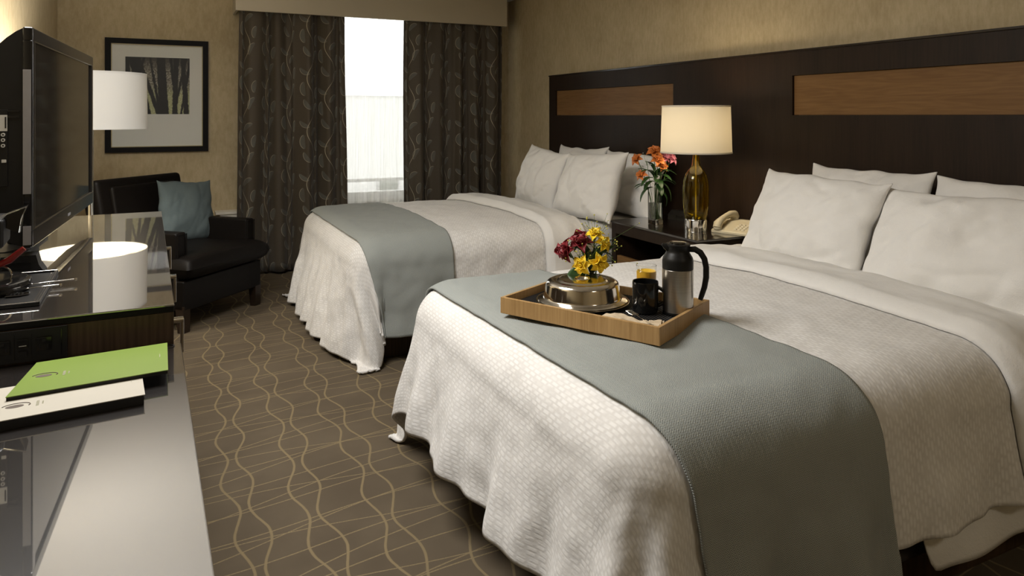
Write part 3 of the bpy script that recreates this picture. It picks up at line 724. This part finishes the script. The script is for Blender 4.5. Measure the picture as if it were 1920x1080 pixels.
# mug
c = onT(.150, .180, PZ) + RX*.018
t = thing('coffee_mug', 'shiny black ceramic mug in front of the juice glass', 'mug', c)
obj('cup', G().lathe([(0, 0), (.034, 0), (.037, .003), (.0395, .02), (.0395, .090), (.0385, .0935), (.0365, .0925), (.036, .02), (.03, .007), (0, .006)], 48), m['mug'], t, 50)
hd = RX*.985 + RY*.17
pts = [hd*(.037 + .028*sin(pi*k/12)**.8) + Vector((0, 0, .020 + .056*k/12)) for k in range(13)]
obj('handle', G().tube(pts, .0058, 10), m['mug'], t, 60)
# juice
c = onT(.222, .285, PZ) + RX*.040
t = thing('juice_glass', 'straight clear tumbler with orange juice behind the black mug', 'glass', c)
obj('tumbler', G().lathe([(0, 0), (.028, 0), (.0285, .002), (.0325, .112), (.0325, .115), (.0308, .115), (.0305, .112), (.027, .010), (0, .009)], 48), m['glass'], t, 50)
obj('juice', G().lathe([(0, .0092), (.0268, .0102), (.0302, .097), (.0300, .0975), (0, .0975)], 40), m['juice'], t, 50)
# carafe
c = onT(.068, .232, PZ) + RX*.018
t = thing('coffee_carafe', 'steel thermal carafe with black lid and handle on the tray', 'carafe', c)
obj('steel_body', G().lathe([(0, 0), (.044, 0), (.0462, .003), (.0465, .006), (.0465, .132), (.045, .1335), (0, .1335)], 56), m['brushed'], t, 50)
obj('base_ring', G().lathe([(.0445, -.0005), (.0468, .001), (.0468, .007), (.0455, .008), (.0445, -.0005)], 48, caps=False), m['black'], t)
obj('collar', G().lathe([(0, .1335), (.0462, .1335), (.0465, .137), (.0465, .158), (.044, .168), (.036, .181), (.033, .188), (.0335, .198), (.037, .203), (.0375, .207), (.034, .209), (0, .2085)], 56), m['black'], t, 50)
sd = -RX*.93 + RY*.1
g = G().tube([sd*.028 + Vector((0, 0, .196)), sd*.042 + Vector((0, 0, .202)), sd*.052 + Vector((0, 0, .208))], [.013, .009, .004], 12); obj('spout', g, m['black'], t)
obj('lid', G().lathe([(0, .2085), (.026, .2085), (.025, .213), (.018, .2145), (0, .2145)], 32), m['glossblack'], t)
hd = (RX*.98 + RY*.2).normalized()
pts = [hd*r_ + Vector((0, 0, z_)) for r_, z_ in ((.030, .192), (.050, .193), (.066, .184), (.078, .165), (.083, .140), (.083, .110), (.078, .080), (.070, .055), (.066, .042))]
obj('handle', G().tube(pts, [.008, .0095, .0095, .009, .009, .009, .0085, .008, .007], 12, flat=1.0), m['black'], t, 60)
# bud vase
BV = onT(.365, .285, PZ) + RX*-.012
t = thing('bud_vase', 'small flared clear glass bud vase behind the food cover', 'vase', BV)
obj('vessel', G().lathe([(0, 0), (.024, 0), (.0245, .003), (.021, .012), (.017, .04), (.0175, .07), (.022, .095), (.029, .112), (.0272, .112), (.0202, .095), (.0155, .07), (.015, .04), (.017, .016), (0, .013)], 40), m['glass'], t, 60)
obj('water', G().lathe([(0, .0135), (.0165, .0165), (.0147, .04), (.0150, .066), (0, .066)], 30), m['water'], t, 60)
def bp(r, n, z): return BV + RX*r + RY*n + Vector((0, 0, z))
flower('red_rose', 'dark red bloom lowest on the left side of the bud vase', 'flower', bp(-.004, 0, .02), bp(-.078, .03, .150), 'rose', None, [(.55, (-.6, -.5, -.75), .075, .040)], size=.040, face=-RX + RY*.5 + Vector((0, 0, .15)))
flower('red_rose', 'dark red bloom at the top of the bud vase flowers', 'flower', bp(0, .004, .02), bp(-.038, .02, .168), 'rose', None, [(.8, (-.3, .5, .5), .05, .014), (.85, (-.6, .3, .8), .05, .012), (.9, (.1, .3, 1), .045, .012)], size=.044, face=-RX*.2 + RY*.5 + Vector((0, 0, .9)))
for r_, n_, z_, lb, fc in ((-.036, .055, .106, 'yellow bloom lowest, closest to the rim of the bud vase', (-.4, .8, .2)), (.016, .05, .116, 'large yellow bloom drooping over the right rim of the bud vase', (.2, .9, -.1)),
                       (.032, .01, .168, 'yellow bloom upper right, above a green leaf, in the bud vase', (.5, .5, .5)), (.010, .0, .192, 'yellow bloom topmost in the bud vase', (0, .3, .9))):
    flower('yellow_lily', lb, 'flower', bp(r_*.1, 0, .02), bp(r_, n_, z_), 'yellow', 'yellow flowers in the bud vase', [(.78, (.8, -.3, .1), .05, .026)] if r_ > .03 else [], size=.030, face=RX*fc[0] + RY*fc[1] + Vector((0, 0, fc[2])))
spray('goldenrod', 'sprig of tiny yellow green goldenrod florets in the bud vase', bp(.004, -.004, .02), bp(.01, .0, .20), 'goldspray', 60, .055, .0026)
spray('goldenrod', 'short goldenrod sprig between the red blooms in the bud vase', bp(-.004, .006, .02), bp(-.045, .04, .135), 'goldspray', 30, .035, .0026)
spray('goldenrod', 'goldenrod sprig leaning far right out of the bud vase', bp(.006, 0, .02), bp(.062, .0, .160), 'goldspray', 26, .04, .0024)
t = thing('leaf_sprig', 'broad green leaves standing in the bud vase', 'foliage', BV + Vector((0, 0, .02)))
obj('leaf', petal(G(), RX*-.030 + RY*.05 + Vector((0, 0, .082)), -RX*.75 + RY*.2 - Vector((0, 0, .62)), RY + Vector((0, 0, .3)), .078, .046, .2, .08, .6, 8), m['leaf'], t, 60, solid=.0008, fix=False)
obj('stem', G().tube([(0, 0, 0), (0, 0, .05), (.0, 0, .1)], .002, 6), m['stem'], t)
for dr, L, w, z_ in (((-.1, .5, 1), .09, .03, .05), ((.15, .5, 1), .10, .03, .05), ((.8, .2, .5), .08, .03, .11), ((-.3, .2, .9), .10, .03, .07), ((.45, -.1, .9), .10, .03, .07)):
    obj('leaf', petal(G(), Vector((0, 0, z_)), RX*dr[0] + RY*dr[1] + Vector((0, 0, dr[2])), RY*.6 + Vector((0, 0, .5)), L, w, .35, .10, .75, 8), m['leaf'], t, 60, solid=.0008, fix=False)
# napkin and fork
c = onT(.108, .050, PZ)
t = thing('napkin', 'folded cream linen napkin lying along the front of the tray', 'napkin', c, tr_rot)
def nap(a, b):
    x = .115 - .205*a; w = .016 + .014*sin(pi*min(1, a*1.3)) + .006*sin(a*20); y = (b-.5)*2*w
    hgt = (.017 + .005*sin(a*7))*sm(-.1, .35, a)*(1-(2*b-1)**4) + .005*nz(a*10, b*5, 3) + (.006*sin(b*16) if a > .8 else .002*sin(b*12))
    return (x, -y-.010*a + .006, max(.0012, hgt))
obj('cloth', G().sheet(nap, 60, 22), m['napkin'], t, 75)
obj('cloth_underside', G().sheet(lambda a, b: (lambda p: (p[0], p[1], .0008))(nap(a, b)), 30, 8), m['napkin'], t, 75)
f0 = onT(.110, .080, PZ+.015)
t = thing('fork', 'steel fork with tines resting up beside the napkin', 'fork', f0, tr_rot-R(32))
g = G()
for k in range(4): g.tube([(.004, (k-1.5)*.0055, .004), (.022, (k-1.5)*.0058, .0035), (.046, (k-1.5)*.0050, .006)], [.0016, .0014, .0009], 6)
obj('tines', g, m['chrome'], t)
obj('handle', G().tube([(.005, 0, .004), (-.008, 0, .004), (-.03, 0, .001), (-.10, 0, -.002)], [.0095, .007, .0032, .004], 10, flat=.3), m['chrome'], t)

# ------------------------------------------------------------------ armchair and cushion
t = thing('armchair', 'low dark leather armchair in the corner beside the curtain', 'armchair', (.315, 4.895, 0), atan2(-.693, .721))
# local +x = forward, y = across
AW = .355
for y_ in (-AW, AW-.055):
    obj('leg', G().prism([(-.062, .16), (0, .16), (-.004, .0), (-.044, .0)], 1, y_, y_+.055), m['espresso'], t, 0)
    obj('leg', G().prism([(-.66, .16), (-.60, .16), (-.615, .0), (-.655, .0)], 1, y_, y_+.055), m['espresso'], t, 0)
obj('seat_base', G().box((-.66, -AW, .13), (0, AW, .31), .012, 3), m['leather'], t)
def soft(a, b, bev, puff, M_=None):
    g = G().box(a, b, bev, 4)
    return g
g = G()
def cush(sg):
    def fn(a, b):
        u, v = 2*a-1, 2*b-1; e = max(0, (1-abs(u)**9)*(1-abs(v)**9))**.3
        return (-.285 + .345*u, (AW+.02)*v if u > .55 else (AW-.075 + (.095)*sm(.40, .6, u))*v, .385 + sg*(.072*e) + (.012*(1-u*u)*(1-v*v) if sg > 0 else 0))
    return fn
for sg in (1, -1): g.sheet(cush(sg), 48, 40)
obj('seat_cushion', g, m['leather'], t, 50)
for y_ in (-AW, AW-.085):
    ar = obj('armrest', G().box((-.64, y_, .30), (-.055, y_+.085, .595), .018, 3), m['leather'], t)
    obj('arm_piping', G().tube([(-.05, y_+.008, .31), (-.05, y_+.008, .585), (-.05, y_+.077, .585), (-.05, y_+.077, .31)], .004, 6), m['leather'], ar)
M_ = Matrix.Translation((-.62, 0, .30)) @ Matrix.Rotation(R(-12), 4, 'Y')
obj('backrest', G().box((-.075, -AW, -.12), (.06, AW, .60), .035, 4, M_), m['leather'], t)
obj('back_cushion', G().box((.04, -AW+.088, .05), (.085, AW-.088, .545), .022, 4, M_), m['leather'], t)
pillow('throw_pillow', 'square blue grey cushion propped in the dark armchair', 'cushion', Vector((.10, 5.34, .645)), .43, .43, .15, R(16), R(128), R(5), 12.5, m['bluefabric'], .3)

# ------------------------------------------------------------------ floor lamp
t = thing('floor_lamp', 'slim chrome floor lamp with white drum shade behind the television', 'lamp', (-.383, 4.37, 0))
obj('base', G().lathe([(0, 0), (.14, 0), (.142, .006), (.135, .016), (.03, .022), (.014, .03), (0, .03)], 48), m['chrome'], t, 50)
obj('pole', G().lathe([(.0125, .02), (.0125, 1.30), (.009, 1.31), (.009, 1.36)], 20), m['chrome'], t, 50)
obj('shade', G().lathe([(.270, 1.229), (.266, 1.527)], 72, caps=False), m['shade_white'], t, 60, solid=.002)
obj('shade_liner', G().lathe([(.2672, 1.230), (.2632, 1.526)], 72, caps=False), m['liner'], t, 60)
for z_, r_ in ((1.229, .270), (1.522, .266)): obj('shade_trim', G().lathe([(r_, z_), (r_+.0015, z_), (r_+.0015, z_+.006), (r_, z_+.006), (r_, z_)], 72, caps=False), m['shade_white'], t)
g = G()
for k in range(3): g.tube([(0, 0, 1.31), (.267*cos(k*2.094+.4), .267*sin(k*2.094+.4), 1.26)], .0025, 6)
obj('shade_spider', g, m['chrome'], t)

# ------------------------------------------------------------------ dresser and desk (same piece of wall furniture, slightly turned)
DR = R(1.45)
t = thing('dresser', 'tall dark dresser with glossy top carrying the television', 'dresser', (.007, 1.645, 0), DR)
dl, dd, dh = 1.622, .715, .905
obj('top', G().box((-dd, 0, dh-.004), (0, dl, dh), .001), m['lacquer'], t)
obj('top_edge', G().box((-dd, .0008, dh-.016), (-.0008, dl-.001, dh-.0042), .001), m['frameblack'], t)
obj('end_panel', G().box((-dd+.01, .001, .06), (-.001, .0055, dh-.0165), .0005), m['walnut_x'], t)
obj('carcass', G().box((-dd+.01, .006, .06), (-.022, dl-.006, dh-.0165), .002), m['walnut_x'], t)
obj('plinth', G().box((-dd+.03, .03, 0), (-.06, dl-.03, .06)), m['black'], t)
for i in range(3):
    y0 = .012 + i*(dl-.024)/3; y1 = y0 + (dl-.024)/3 - .006
    for z0, z1 in ((.07, .33), (.337, .60), (.607, .878)):
        d_ = obj('drawer', G().box((-.021, y0, z0), (-.003, y1, z1), .002), m['walnut_x'], t)
        yh = (y0+y1)/2+.02 if z0 > .5 else (y0+y1)/2
        zt_ = z1 - .085
        h_ = G().box((-.003, yh-.012, zt_-.004), (.030, yh+.012, zt_+.006), .0015).box((.022, yh-.012, zt_-.075), (.030, yh+.012, zt_), .0015).box((-.003, yh-.012, zt_-.079), (.030, yh+.012, zt_-.071), .0015)
        obj('handle', h_, m['chrome'], d_)
# power panel set into the dresser side
pp = thing('power_panel', 'black power outlet panel set in the end of the dresser', 'outlet', (.007, 1.645, 0), DR)
obj('bezel', G().box((-.40, -.006, .8255), (-.190, -.0003, .888), .002), m['black'], pp)
for cx in (-.229, -.296):
    q = obj('socket', G().box((cx-.013, -.0085, .844), (cx+.013, -.006, .871), .0015), m['glossblack'], pp)
    obj('slots', G().box((cx-.0075, -.0089, .849), (cx-.0050, -.0084, .857)).box((cx+.005, -.0089, .849), (cx+.0075, -.0084, .857)).box((cx-.003, -.0089, .862), (cx+.003, -.0084, .867)), m['black'], q, 0)
q = obj('data_port', G().box((-.272, -.0085, .853), (-.254, -.006, .871), .001), m['glossblack'], pp)
obj('port_label', G().box((-.269, -.0088, .8575), (-.257, -.0084, .8587)), m['panelgrey'], q, 0)
obj('usb_port', G().box((-.270, -.0085, .838), (-.256, -.006, .848), .001), m['black'], pp)
g = G()
for x_ in (-.2765, -.2495, -.2): g.box((x_-.0007, -.0068, .832), (x_+.0007, -.0058, .883))
obj('seams', g, m['glossblack'], pp, 0)

t = thing('desk', 'lower dark glossy desk with folders in front of the dresser', 'desk', (.007, 1.645, 0), DR)
obj('top', G().box((-.715, -1.9, .807), (.013, -.002, .823), .0025), m['lacquer'], t)
obj('apron', G().box((-.72, -1.88, .72), (.0, -.004, .8065), .002), m['walnut_x'], t)
for x_ in (-.70, -.06):
    for y_ in (-1.86, -.07): obj('leg', G().box((x_, y_, 0), (x_+.05, y_+.05, .72), .003), m['walnut_x'], t)
obj('edge_grommet', G().lathe([(.010, .8231), (.012, .8231), (.012, .8245), (.010, .8245), (.010, .8231)], 24, Matrix.Translation((-.012, -.02, 0)), caps=False), m['black'], t)

# folders
def folder(name, label, z0, pts, thick, mat, cov=.0012):
    t = thing(name, label, 'folder', (0, 0, 0))
    def slab(z, h, gr):
        c = Vector((sum(p[0] for p in pts)/4, sum(p[1] for p in pts)/4)); q = [(c.x+(p[0]-c.x)*gr, c.y+(p[1]-c.y)*gr) for p in pts]
        return G().prism(q, 2, z, z+h)
    obj('leather_body', slab(z0, thick, .992), m['black'], t, 0); obj('cover', slab(z0+thick, cov, 1.0), mat, t, 0)
    return t, z0+thick+cov
wp = [(-.445, 1.275), (-.038, 1.318), (-.050, 1.475), (-.457, 1.432)]
t1, zt1 = folder('guest_folder', 'cream covered folder on the desk under the green one', .8232, wp, .0148, m['creamcard'])
gp = [(-.240, 1.382), (-.004, 1.406), (-.006, 1.575), (-.222, 1.552)]
t2, zt2 = folder('guest_folder', 'lime green covered folder lying on top of the cream folder', zt1+.0002, gp, .0055, m['green'])
def logo(parent, c, rot, z, ink2):
    M_ = Matrix.Translation((c[0], c[1], z)) @ Matrix.Rotation(rot, 4, 'Z')
    obj('emblem', G().prism([(.013*cos(a)*(1.0 if cos(a) < .5 else .9), .0065*sin(a)) for a in [2*pi*k/24 for k in range(24)]], 2, 0, .0003, M_), m['ink'], parent, 0)
    obj('emblem_arc', G().tube([(.019*cos(a)-.003+.004, .0115*sin(a)+.001, .0002) for a in [R(165-k*10) for k in range(20)]], .0008, 5, M_), m['ink'], parent, 0)
    g = G()
    for j, (w, n) in enumerate(((.024, 6), (.014, 5))):
        for k in range(n):
            x = .030 + j*.007; y = -w/2 + w*k/n
            g.box((x-.002 if j == 0 else x-.001, y, 0), (x+.002 if j == 0 else x+.001, y+w/n*.62, .0003), M=M_)
    obj('lettering', g, ink2, parent, 0)
logo(t2, (-.199, 1.468), R(2), zt2, m['greyink'])
logo(t1, (-.222, 1.352), R(4), zt1, m['greyink'])
obj('small_mark', G().box((-.019, 1.485, zt2), (-.018, 1.505, zt2+.0003)), m['greyink'], t2, 0)
obj('small_mark', G().box((-.062, 1.39, zt1), (-.061, 1.40, zt1+.0003)), m['greyink'], t1, 0)

# ------------------------------------------------------------------ television
TH, TL = .552, .992
t = thing('television', 'black flat screen television on a stand on the dresser', 'television', (-.310, 2.11, .970), R(-2.66))
# local: +x screen normal (into the room), y along the screen, z up; screen face at x = 0
def bez(y0, y1, z0, z1): return G().box((-.022, y0, z0), (0, y1, z1), .006, 3)
g = G(); bt, bb, bs = .036, .047, .034
obj('bezel_top', bez(0, TL, TH-bt, TH), m['glossblack'], t); obj('bezel_bottom', bez(0, TL, 0, bb), m['glossblack'], t)
obj('bezel_side', bez(0, bs, bb-.004, TH-bt+.004), m['glossblack'], t); obj('bezel_side', bez(TL-bs, TL, bb-.004, TH-bt+.004), m['glossblack'], t)
obj('screen', G().box((-.014, bs-.002, bb-.002), (-.006, TL-bs+.002, TH-bt+.002)), m['screen'], t, 0)
obj('logo_plate', G().box((-.0005, TL/2-.022, .017), (.0006, TL/2+.022, .025), .0003), m['greyplastic'], t)
prof = [(-.021, .004), (-.040, .010), (-.085, .040), (-.12, .08), (-.125, .30), (-.118, .40), (-.10, .46), (-.075, .503), (-.055, .524), (-.036, .540), (-.021, TH-.003)]
sh = obj('back_shell', G().prism(prof, 1, .006, TL-.006), m['black'], t, 25)
obj('side_strip', G().box((-.0205, -.0015, .135), (-.0035, .001, .445), .0006), m['greyplastic'], t)
obj('side_strip', G().box((-.0205, -.0015, .008), (-.0035, .001, .055), .0006), m['greyplastic'], t)
obj('shell_groove', G().box((-.085, .004, .325), (-.028, .0062, .330)).box((-.085, .004, .34), (-.028, .0062, .343)), m['glossblack'], sh, 0)
pp = obj('port_panel', G().box((-.105, .0035, .155), (-.053, .007, .345), .001), m['black'], t)
obj('port_label', G().box((-.10, .0028, .292), (-.0535, .0036, .332)), m['panelgrey'], pp, 0)
obj('label_slot', G().box((-.0585, .0022, .299), (-.0555, .003, .327)), m['black'], pp, 0)
Mx = Matrix.Rotation(R(90), 4, 'X')
for z_ in (.283, .270, .256):
    for x_ in (-.062, -.078):
        obj('jack', G().lathe([(.0022, 0), (.0045, 0), (.0045, .003), (.0022, .003), (.0022, 0)], 16, Matrix.Translation((x_, .0036, z_)) @ Mx, caps=False), m['panelgrey'], pp)
obj('service_port', G().box((-.0655, .0025, .214), (-.0555, .0036, .222), .001), m['panelgrey'], pp)
obj('stand_neck', G().box((-.145, TL/2-.09, -.05), (-.095, TL/2+.09, .12), .008), m['black'], t)
obj('stand_base', G().prism([(-.31, TL/2-.22), (-.12, TL/2-.22), (-.085, TL/2-.16), (-.085, TL/2+.16), (-.12, TL/2+.22), (-.31, TL/2+.22)], 2, -.0645, -.050), m['black'], t, 0)

# ------------------------------------------------------------------ coffee tray on the dresser
t = thing('coffee_tray', 'black rimmed tray with metal edging on the dresser top', 'tray', (-.245, 1.75, dh+.001), DR)
obj('tray_base', G().box((-.36, 0, 0), (0, .345, .004), .001), m['black'], t)
g = G()
for a_, b_ in (((-.36, 0, .004), (0, .006, .008)), ((-.36, .339, .004), (0, .345, .008)), ((-.006, 0, .004), (0, .345, .008)), ((-.36, 0, .004), (-.354, .345, .008))): g.box(a_, b_, .001)
obj('rim', g, m['black'], t)
g = G()
for k in (-.0015, -.006, -.013): g.tube([(k, .002, .0083 if k > -.01 else .0043), (k, .343, .0083 if k > -.01 else .0043)], .0008, 6)
g.tube([(-.358, .003, .0082), (-.002, .003, .0082)], .0008, 6); g.tube([(-.358, .342, .0082), (-.002, .342, .0082)], .0008, 6)
obj('metal_edging', g, m['steel'], t)
t = thing('coffee_maker', 'black single-cup coffee maker at the left edge of the photo', 'coffee maker', (-.385, 1.92, dh+.0055), R(4))
obj('base', G().lathe([(0, 0), (.098, 0), (.102, .006), (.100, .022), (.09, .026), (0, .026)], 48), m['glossblack'], t, 50)
obj('column', G().box((-.10, -.05, .02), (-.035, .05, .20), .015, 3), m['black'], t)
bd = obj('brew_head', G().box((-.10, -.065, .10), (.055, .065, .165), .012, 3), m['black'], t)
obj('water_cup', G().prism([(.040, .150), (.078, .128), (.082, .160), (.092, .185), (.058, .172)], 1, -.03, .03), m['glossblack'], bd, 0)
obj('cup_rim', G().tube([(.040, -.031, .165), (.058, -.031, .173), (.092, -.031, .186), (.084, -.031, .158), (.080, -.031, .130)], .0015, 6), m['glass'], bd)
obj('lever', G().tube([(.030, -.02, .055), (.060, -.02, .068), (.088, -.02, .092)], [.007, .008, .006], 10), m['redplastic'], t)
obj('spout', G().lathe([(.012, .07), (.010, .10), (.016, .105)], 16, Matrix.Translation((.03, 0, 0))), m['glossblack'], t)
obj('drip_ring', G().tube([(.045 + .02*cos(a), -.02, .035 + .02*sin(a)) for a in [2*pi*k/20 for k in range(21)]], .002, 6), m['chrome'], t)
for i, (x_, y_, a_, L_, lb) in enumerate(((-.30, 1.93, 6, .10, 'chrome stirring spoon lying on the black tray, nearest the television'), (-.31, 1.885, 4, .085, 'chrome stirring spoon lying on the black tray, nearest the viewer'))):
    s_ = thing('spoon', lb, 'spoon', (x_, y_, dh+.0085), R(a_))
    obj('handle', G().tube([(0, 0, .001), (L_*.5, 0, .003), (L_, 0, .003)], [.0015, .0013, .002], 8), m['chrome'], s_)
    obj('knob', G().lathe([(0, -.003), (.003, -.003), (.0036, 0), (.003, .003), (0, .003)], 12, Matrix.Translation((L_, 0, .003))), m['chrome'], s_)
    obj('bowl', G().lathe([(0, 0), (.007, .001), (.011, .004), (.0105, .0045), (.006, .002), (0, .001)], 16, Matrix.Translation((-.008, 0, 0)) @ Matrix.Diagonal((1.4, 1, 1, 1))), m['chrome'], s_)
t = thing('strainer', 'small perforated metal strainer lying on the black tray', 'strainer', (-.298, 1.845, dh+.006), R(5))
obj('plate', G().prism([(-.022, -.014), (.004, -.016), (.020, -.006), (.022, .006), (.006, .014), (-.018, .012)], 2, .002, .0035), m['chrome'], t, 0)
g = G()
for a_ in range(4):
    for b_ in range(3): g.lathe([(0, .0036), (.0017, .0036), (.0017, .0039), (0, .0039)], 8, Matrix.Translation((-.012+a_*.007, -.008+b_*.007, 0)))
obj('holes', g, m['black'], t, 0)

t = thing('cable_box', 'small black box on the dresser behind the coffee tray', 'box', (-.335, 2.145, dh+.001), R(2))
obj('housing', G().prism([(-.06, 0), (.048, 0), (.036, .020), (.030, .045), (-.06, .045)], 1, -.03, .03), m['black'], t, 0)
obj('front_panel', G().box((-.04, -.0315, .01), (.02, -.0295, .03), .0005), m['glossblack'], t, 0)
